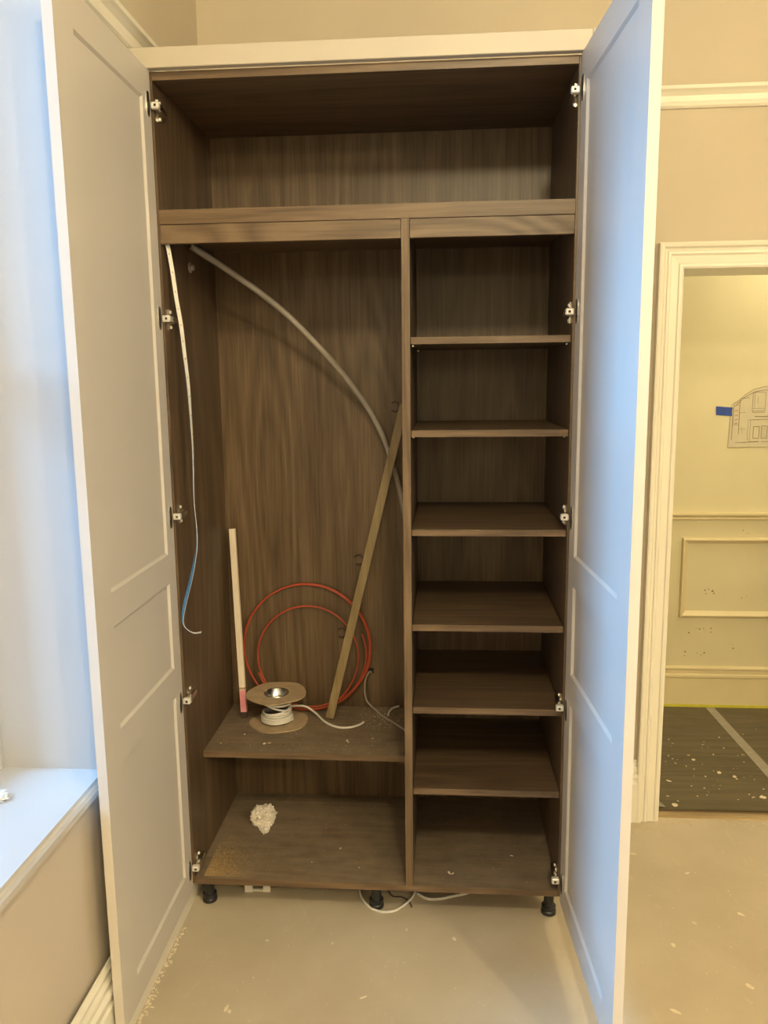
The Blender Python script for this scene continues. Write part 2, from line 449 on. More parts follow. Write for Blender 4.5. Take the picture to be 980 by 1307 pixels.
bm = bmesh.new(); add_box(bm, -0.90, XL + 0.004, -1.75, -0.400, 0.638, 0.680)
bmesh.ops.bevel(bm, geom=[e for e in bm.edges if all(v.co.x > -0.7 for v in e.verts) and abs(e.verts[0].co.y - e.verts[1].co.y) > 0.1], offset=0.014, segments=5, affect='EDGES')
from_bm('sill', bm, 'sill', win)
bm = bmesh.new(); add_box(bm, XL - 0.02, XL - 0.010, -1.75, -0.40, 0.0, 0.638)
from_bm('seat_panel', bm, 'seat', win)

# ------------------------------------------------------------------ wardrobe
wr = empty('wardrobe')
tag(wr, 'tall walnut-laminate wardrobe with shelves, standing with both pale panelled doors open', 'wardrobe')
IN, OUT = 0.54, 0.558
BK = 0.516
for s in (-1, 1):
    a, b = sorted((s * IN, s * OUT))
    box('side_panel', a, b, 0.0, 0.534, 0.1042, 2.384, 'wood_v', wr)
box('top_panel', -IN, IN, 0.002, 0.534, 2.3640, 2.384, 'wood_h', wr)
box('top_edging', -IN, IN, 0.0, 0.002, 2.3640, 2.384, 'wood_edge_h', wr, 0)
box('back_panel', -IN, IN, BK, 0.524, 0.1232, 2.364, 'wood_v', wr, 0)
box('bottom_panel', -IN, IN, 0.002, 0.534, 0.1042, 0.1232, 'wood_dusty', wr)
box('bottom_edging', -IN, IN, 0.0, 0.002, 0.1042, 0.1232, 'wood_edge_h', wr, 0)
box('divider', 0.0975, 0.1190, 0.002, BK, 0.1232, 2.0095, 'wood_v', wr)
box('divider_edging', 0.0975, 0.1190, 0.0, 0.002, 0.1232, 2.0095, 'wood_edge_v', wr, 0)
box('upper_shelf', -IN, IN, 0.002, BK, 2.0095, 2.0471, 'wood_h', wr)
box('upper_shelf_edging', -IN, IN, 0.0, 0.002, 2.0101, 2.0465, 'wood_edge_h', wr, 0)
box('front_rail', -IN, 0.0970, 0.001, 0.019, 1.9609, 2.0088, 'wood_rail', wr)
box('front_rail', 0.1195, IN, 0.001, 0.019, 1.9609, 2.0088, 'wood_rail', wr)
bn = box('bench_shelf', -IN, 0.0975, 0.143, BK, 0.4425, 0.4613, 'wood_dusty', wr)
box('shelf_edging', -IN, 0.0975, 0.141, 0.143, 0.4425, 0.4613, 'wood_edge_h', bn, 0)
for i, z in enumerate((1.7095, 1.4631, 1.1910, 0.9191, 0.6743, 0.4255)):
    sh = box('shelf', 0.1205, IN - 0.0015, 0.0142, BK, z - 0.018, z, 'wood_h', wr)
    box('shelf_edging', 0.1205, IN - 0.0015, 0.0122, 0.0142, z - 0.018, z, 'wood_edge_h', sh, 0)
    for px in (0.125, IN - 0.006):
        for py in (0.05, 0.47):
            box('shelf_pin', px - 0.003, px + 0.003, py - 0.004, py + 0.004, z - 0.024, z - 0.018, 'chrome', sh, 0.001)
# thin pale strips where the back meets sides and divider
for x in (0.1210, IN - 0.002):
    box('corner_strip', x - 0.0015, x + 0.0015, BK - 0.003, BK, 0.1232, 1.96, 'wood_edge_v', wr, 0)
# fascia above the doors
box('fascia', -0.594, 0.568, -0.024, -0.001, 2.386, 2.4345, 'fascia', wr, 0.0015)
box('fascia_end', 0.5685, 0.586, -0.024, 0.05, 2.386, 2.4355, 'fascia', wr, 0.0015)
# adjustable feet
for fx in (-0.519, 0.003, 0.525):
    for fy in (0.072, 0.46):
        bm = bmesh.new()
        lathe(bm, [(0.026, 0.1042), (0.026, 0.099), (0.0155, 0.097), (0.0150, 0.034), (0.0165, 0.030)], 20, (fx, fy, 0))
        lg = from_bm('leg', bm, 'black', wr)
        bm = bmesh.new()
        lathe(bm, [(0.0185, 0.0), (0.0225, 0.003), (0.0225, 0.013), (0.0200, 0.016), (0.0215, 0.019), (0.0215, 0.028), (0.0165, 0.031)], 24, (fx, fy, 0))
        from_bm('foot', bm, 'black', lg)
# hanging-rail support in the left compartment
bm = bmesh.new()
lathe(bm, [(0.015, 0), (0.015, 0.003), (0.009, 0.005), (0.008, 0.013), (0.004, 0.015)], 18)
bmesh.ops.rotate(bm, verts=bm.verts[:], matrix=Matrix.Rotation(math.pi / 2, 3, 'Y'))
bmesh.ops.translate(bm, verts=bm.verts[:], vec=(-IN, 0.244, 1.931))
from_bm('rail_socket', bm, 'conduit', wr)

# --- panelled doors
def make_door(org, a, side, width, s0, s1, z0, z1, panels):
    """side -1: left door, thickness towards -x;  +1: right door"""
    th, dep, ch = 0.022, 0.006, 0.0065
    sd = Vector((math.sin(a), -math.cos(a), 0))
    td = Vector((math.cos(a), math.sin(a), 0)) * side
    O = Vector((org[0], org[1], 0))
    P = lambda s, t, z: O + sd * s + td * t + Vector((0, 0, z))
    bm = bmesh.new()
    ss = [0, s0, s1, width]
    zz = [z0] + [v for p in panels for v in p] + [z1]
    for t, dt in ((0, dep), (th, th - dep)):
        grid = {(i, j): bm.verts.new(P(s, t, z)) for i, s in enumerate(ss) for j, z in enumerate(zz)}
        for i in range(3):
            for j in range(len(zz) - 1):
                q = [grid[(i, j)], grid[(i + 1, j)], grid[(i + 1, j + 1)], grid[(i, j + 1)]]
                if i == 1 and j % 2 == 1:
                    inn = [bm.verts.new(P(s, dt, z)) for s, z in ((s0 + ch, zz[j] + ch), (s1 - ch, zz[j] + ch), (s1 - ch, zz[j + 1] - ch), (s0 + ch, zz[j + 1] - ch))]
                    for k in range(4):
                        bm.faces.new((q[k], q[(k + 1) % 4], inn[(k + 1) % 4], inn[k]))
                else:
                    bm.faces.new(q)
    c = {(i, j, k): bm.verts.new(P(s, t, z)) for i, s in enumerate((0, width)) for j, t in enumerate((0, th)) for k, z in enumerate((z0, z1))}
    for f in (((0, 0, 0), (0, 1, 0), (0, 1, 1), (0, 0, 1)), ((1, 0, 0), (1, 0, 1), (1, 1, 1), (1, 1, 0)), ((0, 0, 0), (1, 0, 0), (1, 1, 0), (0, 1, 0)), ((0, 0, 1), (0, 1, 1), (1, 1, 1), (1, 0, 1))):
        bm.faces.new([c[i] for i in f])
    bmesh.ops.remove_doubles(bm, verts=bm.verts[:], dist=1e-5)
    d = from_bm('door', bm, 'door', wr)
    for pz0, pz1 in panels:
        bm = bmesh.new()
        cs = {}
        for i, s in enumerate((s0 + ch - 0.0002, s1 - ch + 0.0002)):
            for j, t in enumerate((dep, th - dep)):
                for k, z in enumerate((pz0 + ch - 0.0002, pz1 - ch + 0.0002)):
                    cs[(i, j, k)] = bm.verts.new(P(s, t, z))
        for f in (((0, 0, 0), (0, 0, 1), (1, 0, 1), (1, 0, 0)), ((0, 1, 0), (1, 1, 0), (1, 1, 1), (0, 1, 1)), ((0, 0, 0), (0, 1, 0), (0, 1, 1), (0, 0, 1)), ((1, 0, 0), (1, 0, 1), (1, 1, 1), (1, 1, 0)), ((0, 0, 0), (1, 0, 0), (1, 1, 0), (0, 1, 0)), ((0, 0, 1), (0, 1, 1), (1, 1, 1), (1, 0, 1))):
            bm.faces.new([cs[i] for i in f])
        from_bm('panel', bm, 'door', d)
    return d, P
PAN = [(0.164, 0.722), (0.806, 1.052), (1.132, 2.309)]
dL, PL = make_door((-0.545, -0.004), 0.0126, -1, 0.545, 0.059, 0.454, 0.090, 2.386, PAN)
dR, PR = make_door((0.546, -0.004), 0.066, 1, 0.562, 0.060, 0.475, 0.090, 2.386, PAN)

# --- concealed hinges
HZ = (2.300, 1.767, 1.230, 0.690, 0.162)
def hinge(side, z, P):
    X = lambda d: side * (IN - d)
    def bx(nm, d0, d1, y0, y1, za, zb, mat, par, bev=0.001):
        a, b = sorted((X(d0), X(d1)))
        return box(nm, a, b, y0, y1, z + za, z + zb, mat, par, bev)
    # arm: cranked bar from the mounting plate to the knuckle
    bm = bmesh.new()
    pr = [(0.006, 0.068), (0.0045, 0.066), (0.0045, 0.008), (0.006, 0.0), (0.017, 0.0), (0.018, 0.014), (0.014, 0.066)]
    lo = [bm.verts.new((X(d), y, z - 0.0075)) for d, y in pr]; hi = [bm.verts.new((X(d), y, z + 0.0075)) for d, y in pr]
    bm.faces.new(lo); bm.faces.new(hi[::-1])
    for k in range(len(pr)):
        bm.faces.new((lo[k], lo[(k + 1) % len(pr)], hi[(k + 1) % len(pr)], hi[k]))
    h = from_bm('hinge', bm, 'chrome', wr)
    # mounting plate with two wings
    bm = bmesh.new()
    a, b = sorted((X(0.0), X(0.0045)))
    add_box(bm, a, b, 0.018, 0.072, z - 0.010, z + 0.010)
    add_box(bm, a, b, 0.028, 0.046, z - 0.027, z - 0.010)
    add_box(bm, a, b, 0.028, 0.046, z + 0.010, z + 0.027)
    from_bm('mounting_plate', bm, 'chrome', h)
    for zc in (-0.020, 0.020):
        bm = bmesh.new()
        lathe(bm, [(0.0045, 0), (0.0045, 0.002), (0.003, 0.003)], 10)
        bmesh.ops.rotate(bm, verts=bm.verts[:], matrix=Matrix.Rotation(-side * math.pi / 2, 3, 'Y'))
        bmesh.ops.translate(bm, verts=bm.verts[:], vec=(X(0.0045), 0.037, z + zc))
        from_bm('screw', bm, 'tip', h)
    # bright knuckle, a dark patch painted as the shade in its hole
    kn = bx('knuckle', -0.002, 0.0195, -0.017, -0.001, -0.0085, 0.0085, 'tip', h, 0.0025)
    bx('pin_hole_shade', 0.007, 0.013, -0.0176, -0.0168, -0.003, 0.003, 'dark', h, 0)
    # cup flange proud of the door face, a flat dark disc painted as the cup's shade
    bm = bmesh.new()
    n = 20
    ring = []
    for t in (0.0004, -0.0016):
        r1 = []
        for k in range(n):
            an = 2 * math.pi * k / n
            s = 0.0225 + 0.0115 * math.copysign(abs(math.cos(an)) ** 0.6, math.cos(an)); zz_ = z + 0.031 * math.copysign(abs(math.sin(an)) ** 0.8, math.sin(an))
            r1.append(bm.verts.new(P(s, t, zz_)))
        ring.append(r1)
    for k in range(n):
        bm.faces.new((ring[0][k], ring[0][(k + 1) % n], ring[1][(k + 1) % n], ring[1][k]))
    bm.faces.new(ring[1])
    fl = from_bm('cup_flange', bm, 'chrome', h)
    bm = bmesh.new()
    r1 = [bm.verts.new(P(0.0215 + 0.0095 * math.cos(2 * math.pi * k / n), -0.0019, z + 0.026 * math.sin(2 * math.pi * k / n))) for k in range(n)]
    r2 = [bm.verts.new(P(0.0215 + 0.0095 * math.cos(2 * math.pi * k / n), -0.0012, z + 0.026 * math.sin(2 * math.pi * k / n))) for k in range(n)]
    bm.faces.new(r1)
    for k in range(n):
        bm.faces.new((r1[k], r1[(k + 1) % n], r2[(k + 1) % n], r2[k]))
    from_bm('cup_well_shade', bm, 'dark', h)
for z in HZ:
    hinge(-1, z, PL)
    hinge(1, z, PR)

# ------------------------------------------------------------------ things in the wardrobe
BZ = 0.4613     # bench top
FZ = 0.1232     # bottom panel top

def beam(bm, p0, p1, wdir, wid, thk):
    p0, p1 = Vector(p0), Vector(p1)
    t = (p1 - p0).normalized()
    wv = Vector(wdir); wv = (wv - t * wv.dot(t)).normalized()
    nv = t.cross(wv)
    q = [(-1, -1), (1, -1), (1, 1), (-1, 1)]
    lo = [bm.verts.new(p0 + wv * a * wid / 2 + nv * b * thk / 2) for a, b in q]
    hi = [bm.verts.new(p1 + wv * a * wid / 2 + nv * b * thk / 2) for a, b in q]
    bm.faces.new(lo[::-1]); bm.faces.new(hi)
    for k in range(4):
        bm.faces.new((lo[k], lo[(k + 1) % 4], hi[(k + 1) % 4], hi[k]))

# pale batten with pink end
b0, b1 = Vector((-0.472, 0.396, BZ + 0.004)), Vector((-0.513, 0.492, 1.102))
bt = empty('pale_batten', b0)
tag(bt, 'pale wooden batten with a pink painted foot leaning in the corner behind the cable reel', 'batten')
def bl(t):
    return (b1 - b0) * t
def bseg(nm, t0, t1, mat, k=1.0):
    bm = bmesh.new(); beam(bm, bl(t0), bl(t1), (1, -0.12, 0), 0.0205 * k, 0.012 * k)
    bmesh.ops.bevel(bm, geom=bm.edges[:], offset=0.0008, segments=1, affect='EDGES')
    return from_bm(nm, bm, mat, bt)
bseg('shaft', 0.145, 1.0, 'batten')
bseg('pink_end', 0.028, 0.145, 'pink')
bseg('tip', 0.0, 0.028, 'browncable')
bseg('pencil_band', 0.148, 0.160, 'card', 1.03)

# long olive-brown strip
bm = bmesh.new()
beam(bm, (-0.1785, 0.398, BZ + 0.006), (0.0795, 0.452, 1.520), (1, 0, 0), 0.028, 0.009)
bmesh.ops.bevel(bm, geom=bm.edges[:], offset=0.001, segments=1, affect='EDGES')
tag(from_bm('timber_strip', bm, 'brass'), 'long olive-brown strip leaning from the bench shelf against the divider', 'strip')

# bent white conduit
CP = [(-0.529, 0.23, 1.990), (-0.478, 0.26, 1.956), (-0.416, 0.29, 1.913), (-0.354, 0.32, 1.867), (-0.289, 0.35, 1.813), (-0.223, 0.38, 1.745), (-0.155, 0.41, 1.668), (-0.098, 0.44, 1.594), (-0.038, 0.47, 1.505), (0.011, 0.477, 1.407), (0.043, 0.483, 1.308), (0.063, 0.49, 1.223), (0.080, 0.497, 1.137)]
bm = bmesh.new(); tube(bm, smooth_pts(CP, 4), 0.0095, 10)
tag(from_bm('bent_conduit', bm, 'conduit', smooth=True), 'greyish white plastic conduit bowed in an arc across the hanging space', 'conduit')

# led strip: pale ribbon above, twisting to show its blue backing below
LP = [(-0.531, 0.022, 1.975), (-0.523, 0.029, 1.907), (-0.517, 0.036, 1.825), (-0.51, 0.043, 1.753), (-0.507, 0.05, 1.679), (-0.5, 0.048, 1.594), (-0.497, 0.047, 1.507), (-0.495, 0.045, 1.42), (-0.496, 0.043, 1.354), (-0.498, 0.042, 1.265), (-0.494, 0.04, 1.186), (-0.493, 0.027, 1.132), (-0.498, 0.013, 1.09), (-0.505, 0.0, 1.047), (-0.513, -0.013, 1.01), (-0.52, -0.027, 0.972), (-0.522, -0.04, 0.944), (-0.52, -0.038, 0.925), (-0.509, -0.035, 0.91), (-0.492, -0.033, 0.901), (-0.472, -0.03, 0.903)]
# ribbon turn angle (0 = face to the room, 90 = edge on, 180 = backing to the room)
LA = [0, 5, 10, 16, 30, 48, 66, 77, 83, 87, 92, 104, 118, 128, 134, 132, 118, 104, 97, 90, 84]
def ribbon(pts, ang, wid, off):
    P = smooth_pts(pts, 5); A = []
    for i in range(len(ang) - 1):
        A += [ang[i] + (ang[i + 1] - ang[i]) * k / 5 for k in range(5)]
    A.append(ang[-1])
    out = []
    view = Vector((0.3, -1, 0.1)).normalized()
    for i, p in enumerate(P):
        t = (P[min(i + 1, len(P) - 1)] - P[max(i - 1, 0)]).normalized()
        w0 = t.cross(view).normalized(); n0 = w0.cross(t).normalized()
        if n0.dot(view) < 0: n0 = -n0
        a = math.radians(A[i])
        wv = w0 * math.cos(a) + n0 * math.sin(a); nv = n0 * math.cos(a) - w0 * math.sin(a)
        out.append((p, wv, nv))
    return out
RB = ribbon(LP, LA, 0.010, 0)
def ribmesh(nm, mat, o0, o1, wid, parent=None):
    bm = bmesh.new(); rings = []
    for p, wv, nv in RB:
        rings.append([bm.verts.new(p + wv * a * wid / 2 + nv * b) for a, b in ((-1, o0), (1, o0), (1, o1), (-1, o1))])
    for a, b in zip(rings, rings[1:]):
        for k in range(4):
            bm.faces.new((a[k], a[(k + 1) % 4], b[(k + 1) % 4], b[k]))
    bm.faces.new(rings[0][::-1]); bm.faces.new(rings[-1])
    return from_bm(nm, bm, mat, parent)
ls = tag(ribmesh('led_strip', 'whitepl', 0.0004, 0.0016, 0.0105), 'thin white light strip with blue backing dangling beside the open door', 'light strip')
ribmesh('backing_film', 'bluefilm', -0.0006, 0.0003, 0.0105, ls)
bm = bmesh.new()
for i in range(3, 52, 3):
    p, wv, nv = RB[i]
    t = wv.cross(nv)
    c = p + nv * 0.0019
    vs_ = [bm.verts.new(c + wv * a * 0.0016 + t * b * 0.0020) for a, b in ((-1, -1), (1, -1), (1, 1), (-1, 1))]
    bm.faces.new(vs_)
lc = from_bm('led_chips', bm, 'greycable', ls); lc['kind'] = 'stuff'

# coiled orange-red cable leaning on the back
bm = bmesh.new()
LOOPS = [(-0.268, 0.6845, 0.2205, 0.0), (-0.264, 0.686, 0.2215, 0.004), (-0.262, 0.655, 0.1755, 0.010), (-0.256, 0.662, 0.190, 0.014)]
pts = []
def coil_pt(cx, cz, r, dy, an):
    z = cz + r * math.sin(an); x = cx + r * math.cos(an)
    zf = (z - 0.465) / 0.45
    return (x, min(0.470 + 0.036 * zf - dy * (1 - zf), BK - 0.0040), max(z, BZ + 0.0040))
for k in range(24):
    e = k / 24
    c0 = (-0.258 - 0.010 * e, 0.668 + 0.016 * e, 0.196 + 0.0245 * e)
    pts.append(coil_pt(*c0, 0.006 * (1 - e), math.radians(20) - e * math.radians(110)))
for li, (cx, cz, r, dy) in enumerate(LOOPS):
    nx = LOOPS[min(li + 1, len(LOOPS) - 1)]
    frac = 1.0 if li < 3 else 0.22
    for k in range(int(72 * frac)):
        t = k / 72
        e = max(0.0, (t - 0.8) / 0.2) if li < 3 else 0.0
        e = e * e * (3 - 2 * e)
        pts.append(coil_pt(cx + (nx[0] - cx) * e, cz + (nx[1] - cz) * e, r + (nx[2] - r) * e, dy + (nx[3] - dy) * e, -math.pi * 0.5 - 2 * math.pi * t))
tube(bm, pts, 0.0031, 7)
tag(from_bm('cable_coil', bm, 'red', smooth=True), 'coil of orange-red cable leaning against the wardrobe back behind the cable reel', 'cable coil')

# cable reel with cardboard flanges
RC = (-0.352, 0.369)
rl = empty('cable_reel', (RC[0], RC[1], BZ))
tag(rl, 'small cardboard cable reel of white flex standing on the bench shelf', 'cable reel')
def flange(nm, z0, z1, rad, cx, cy, hole, seed, tilt=0.0, rot0=0.0):
    rnd = random.Random(seed)
    bm = bmesh.new(); n = 40
    def rr(k):
        a = 2 * math.pi * k / n
        return rad * (1 + 0.045 * math.cos(2 * (a - rot0)) + 0.03 * math.cos(5 * a + seed) + rnd.uniform(-0.008, 0.008))
    R = [rr(k) for k in range(n)]
    def ring(rs, z):
        return [bm.verts.new((cx + rs[k] * math.cos(2 * math.pi * k / n), cy + rs[k] * math.sin(2 * math.pi * k / n), z + tilt * rs[k] * math.sin(2 * math.pi * k / n))) for k in range(n)]
    ro, rt = ring(R, z0), ring(R, z1)
    hb, ht = ring([hole] * n, z0), ring([hole] * n, z1)
    for k in range(n):
        j = (k + 1) % n
        bm.faces.new((ro[k], ro[j], rt[j], rt[k])); bm.faces.new((rt[k], rt[j], ht[j], ht[k]))
        bm.faces.new((ht[k], ht[j], hb[j], hb[k])); bm.faces.new((hb[k], hb[j], ro[j], ro[k]))
    return from_bm(nm, bm, 'card', rl)
flange('flange', 0.0006, 0.0046, 0.094, 0.006, 0.0, 0.036, 3, 0, 0.3)
flange('flange', 0.1010, 0.1050, 0.096, 0.0, 0.0, 0.0425, 8, 0.03, 0.2)
bm = bmesh.new()
n = 28
rg = []
for r, z in ((0.037, 0.0046), (0.037, 0.1055), (0.0415, 0.1065), (0.0425, 0.1010), (0.0395, 0.0990), (0.0395, 0.0046)):
    rg.append([bm.verts.new((r * math.cos(2 * math.pi * k / n), r * math.sin(2 * math.pi * k / n), z)) for k in range(n)])
for i in range(len(rg)):
    a, b = rg[i], rg[(i + 1) % len(rg)]
    for k in range(n):
        bm.faces.new((a[k], a[(k + 1) % n], b[(k + 1) % n], b[k]))
from_bm('core', bm, 'foil', rl, True)
bm = bmesh.new()
pts = []
turns = 7
for k in range(turns * 24 + 1):
    a = 2 * math.pi * k / 24
    row = a / (2 * math.pi)
    z = 0.0085 + 0.0070 * row + (0.012 * math.sin(a * 0.5) if row > 4.6 else 0) * min(1, row - 4.6)
    r = 0.0455 + (0.0015 * math.sin(row * 3))
    pts.append((r * math.cos(a), r * math.sin(a), z + (0.012 if row > 5 else 0) * (row - 5) / 2))
tube(bm, pts, 0.0036, 7)
pts = []
for k in range(3 * 24 + 1):
    a = 2 * math.pi * k / 24
    pts.append((0.0515 * math.cos(a), 0.0515 * math.sin(a), 0.0095 + 0.0072 * k / 24))
tube(bm, pts, 0.0036, 7)
pts = []
for k in range(30):
    a = 2 * math.pi * k / 24 + 2.6
    pts.append((0.047 * math.cos(a), 0.047 * math.sin(a), 0.050 + 0.035 * math.sin(a * 0.5) ** 2))
tube(bm, pts, 0.0036, 7)
from_bm('wound_flex', bm, 'whitepl', rl, True)
bm = bmesh.new()
TW = [(-0.319, 0.410, 0.500), (-0.300, 0.425, 0.497), (-0.268, 0.438, 0.490), (-0.233, 0.425, 0.474), (-0.189, 0.366, BZ + 0.0050), (-0.144, 0.330, BZ + 0.0045), (-0.105, 0.328, BZ + 0.0045), (-0.073, 0.346, BZ + 0.006), (-0.058, 0.362, BZ + 0.010)]
tube(bm, [(p[0] - RC[0], p[1] - RC[1], p[2] - BZ) for p in smooth_pts(TW, 5)], 0.0037, 8)
from_bm('loose_end', bm, 'whitepl', rl, True)

# grey cable through the back, a dark patch painted as the shade in its cut notch
bm = bmesh.new()
GC = [(-0.045, 0.514, 0.588), (-0.050, 0.503, 0.594), (-0.058, 0.494, 0.585), (-0.065, 0.489, 0.562), (-0.066, 0.486, 0.522), (-0.058, 0.482, 0.494), (-0.034, 0.470, 0.474), (0.0, 0.425, BZ + 0.0042), (0.034, 0.384, BZ + 0.0038), (0.066, 0.340, BZ + 0.0038), (0.092, 0.306, BZ + 0.0038)]
tube(bm, smooth_pts(GC, 5), 0.0033, 8)
gc = tag(from_bm('grey_cable', bm, 'greycable', smooth=True), 'thin grey cable coming out of the wardrobe back and lying on the bench shelf', 'cable')
box('cable_notch_shade', -0.056, -0.036, BK - 0.0012, BK - 0.0001, 0.584, 0.604, 'dark', gc, 0)
bm = bmesh.new()
tube(bm, smooth_pts([(0.018, 0.432, BZ + 0.0042), (0.020, 0.452, BZ + 0.0060), (0.030, 0.480, BZ + 0.010), (0.052, 0.496, BZ + 0.012)], 5), 0.0036, 8)
tag(from_bm('wire_offcut', bm, 'whitepl', smooth=True), 'short curved offcut of white wire lying on the bench shelf', 'wire offcut')

# open c-shaped pipe clips on the back
for cx, cz, rot in ((0.046, 1.510, 0.0), (-0.083, 0.992, 0.2), (-0.147, 0.732, 0.1)):
    bm = bmesh.new(); pts = []
    for k in range(19):
        a = math.radians(-135 + 270 * k / 18) + rot
        pts.append((cx + 0.0150 * math.cos(a), BK - 0.0065, cz + 0.0165 * math.sin(a)))
    tube(bm, pts, 0.0024, 6)
    tube(bm, [(cx + 0.0150, BK - 0.0065, cz), (cx + 0.0150, BK, cz)], 0.003, 6)
    tag(from_bm('pipe_clip', bm, 'browncable', smooth=True),
        {1.510: 'dark open pipe clip on the wardrobe back beside the top of the leaning strip', 0.992: 'dark open pipe clip on the wardrobe back above the cable coil',
         0.732: 'dark open pipe clip on the wardrobe back inside the cable coil'}[cz], 'pipe clip', 'pipe clips on the wardrobe back')

# crumpled tissue: a wad with folded ridges and a torn flap towards the room
bm = bmesh.new()
bmesh.ops.create_icosphere(bm, subdivisions=5, radius=1.0)
for v in bm.verts:
    d = v.co.normalized()
    q = d + 0.35 * noise.noise_vector(d * 2.2 + Vector((2, 9, 4)))
    vor = noise.voronoi(q * 1.9 + Vector((4, 1, 2)))[0]
    vor2 = noise.voronoi(q * 4.6 + Vector((7, 3, 5)))[0]
    k = 0.80 + 0.55 * (vor[1] - vor[0]) * 0.6 + 0.16 * (vor2[1] - vor2[0]) + 0.16 * noise.noise(d * 1.4 + Vector((3, 1, 8)))
    # squarish plan
    sq = 1.0 / max(abs(d.x), abs(d.y), 0.72)
    k *= 0.55 + 0.45 * sq
    x, y, z = d.x * k * 0.044, d.y * k * 0.040, d.z * k * 0.034
    v.co = (x, y, max(z, -0.0225 + 0.002 * noise.noise(d * 5)))
lo_ = min(v.co.z for v in bm.verts)
nU, nV = 10, 10
gv = {}
for a in range(nU + 1):
    for b in range(nV + 1):
        u = a / nU - 0.5; t = b / nV
        wid = 0.062 * (1 - 0.45 * t) * (1 + 0.12 * noise.noise(Vector((t * 4, 1, 3))))
        fx = 0.004 + u * wid + 0.010 * t
        fy = -0.018 - 0.062 * t * (1 - 0.35 * abs(u - 0.12) * 2) + 0.004 * noise.noise(Vector((u * 9, t * 5, 2)))
        fz = 0.012 * (1 - t) ** 1.3 + lo_ + 0.010 + 0.005 * noise.noise(Vector((u * 7, t * 6, 8))) - 0.006 * t
        gv[(a, b, 0)] = bm.verts.new((fx, fy, max(fz, lo_ + 0.0025)))
        gv[(a, b, 1)] = bm.verts.new((fx, fy + 0.0006, max(fz, lo_ + 0.0025) - 0.0012))
for a in range(nU):
    for b in range(nV):
        bm.faces.new([gv[k_] for k_ in ((a, b, 0), (a + 1, b, 0), (a + 1, b + 1, 0), (a, b + 1, 0))])
        bm.faces.new([gv[k_] for k_ in ((a, b, 1), (a, b + 1, 1), (a + 1, b + 1, 1), (a + 1, b, 1))])
bmesh.ops.translate(bm, verts=bm.verts[:], vec=(-0.400, 0.318, FZ - lo_))
tag(from_bm('crumpled_tissue', bm, 'tissue', smooth=False), 'crumpled white tissue lying on the bottom panel below the bench', 'tissue')

# sawdust, chips and crumbs
def grains(name, mat, spots, parent=None):
    bm = bmesh.new()
    for x, y, z, r in spots:
        a = random.uniform(0, 6.28); k = random.uniform(0.5, 1.6)
        if r > 0.0035:
            # larger flake: irregular low chip
            m_ = 7; ca, sa = math.cos(a), math.sin(a)
            lo_r = [bm.verts.new((x + ca * u - sa * v, y + sa * u + ca * v, z)) for u, v in [(r * k * math.cos(6.283 * i / m_) * random.uniform(.7, 1.1), r / k * math.sin(6.283 * i / m_) * random.uniform(.7, 1.1)) for i in range(m_)]]
            hi_r = [bm.verts.new((x + (w_.co.x - x) * .75, y + (w_.co.y - y) * .75, z + r * random.uniform(0.12, 0.3))) for w_ in lo_r]
            bm.faces.new(lo_r[::-1]); bm.faces.new(hi_r)
            for i in range(m_):
                bm.faces.new((lo_r[i], lo_r[(i + 1) % m_], hi_r[(i + 1) % m_], hi_r[i]))
            continue
        q = [(math.cos(a) * r * k, math.sin(a) * r * k), (math.cos(a + 2.0) * r, math.sin(a + 2.0) * r), (math.cos(a + 4.1) * r / k, math.sin(a + 4.1) * r / k)]
        b = [bm.verts.new((x + u, y + v, z)) for u, v in q]
        t = bm.verts.new((x, y, z + r * random.uniform(0.35, 0.8)))
        bm.faces.new(b[::-1])
        for i in range(3):
            bm.faces.new((b[i], b[(i + 1) % 3], t))
    return from_bm(name, bm, mat, parent)
sp = []
for _ in range(4300):
    u = abs(random.gauss(0, 0.30)); v = random.gauss(0, 0.5)
    x = -0.515 + abs(random.gauss(0, 0.055)) + 0.0; y = 0.012 + abs(random.gauss(0, 0.085))
    if -0.537 < x < 0.0 and y < 0.4:
        sp.append((x, y, FZ, random.uniform(0.0006, 0.0016)))
tag(grains('sawdust', 'sawdust', sp), 'scatter of golden sawdust in the front corner of the bottom panel', 'sawdust', kind='stuff')
sp = []
for _ in range(420):
    sp.append((random.uniform(-0.53, 0.09), random.uniform(0.15, 0.51), BZ, random.uniform(0.0006, 0.0016)))
for _ in range(260):
    sp.append((random.gauss(0.02, 0.04), random.gauss(0.42, 0.05), BZ, random.uniform(0.0006, 0.0022)))
for x, y, r in ((-0.36, 0.205, .006), (-0.345, 0.21, .004), (-0.10, 0.24, .005), (-0.094, 0.228, .004), (-0.02, 0.26, .004), (-0.44, 0.27, .004), (-0.5, 0.2, .003)):
    sp.append((x, y, BZ, r))
sp = [s for s in sp if s[0] < 0.094 and s[1] < 0.512]
tag(grains('bench_debris', 'chip', sp), 'pale crumbs and chips strewn over the bench shelf', 'debris', kind='stuff')
sp = []
for _ in range(160):
    sp.append((random.uniform(-0.53, 0.53), random.uniform(0.01, 0.5), FZ, random.uniform(0.0006, 0.0016)))
for x, y, r in ((0.225, 0.07, .007), (0.235, 0.066, .005), (0.42, 0.17, .005), (-0.12, 0.18, .004), (-0.05, 0.08, .003), (-0.2, 0.10, .003)):
    sp.append((x, y, FZ, r))
tag(grains('bottom_debris', 'chip', sp), 'pale crumbs sprinkled over the bottom panel of the wardrobe', 'debris', kind='stuff')

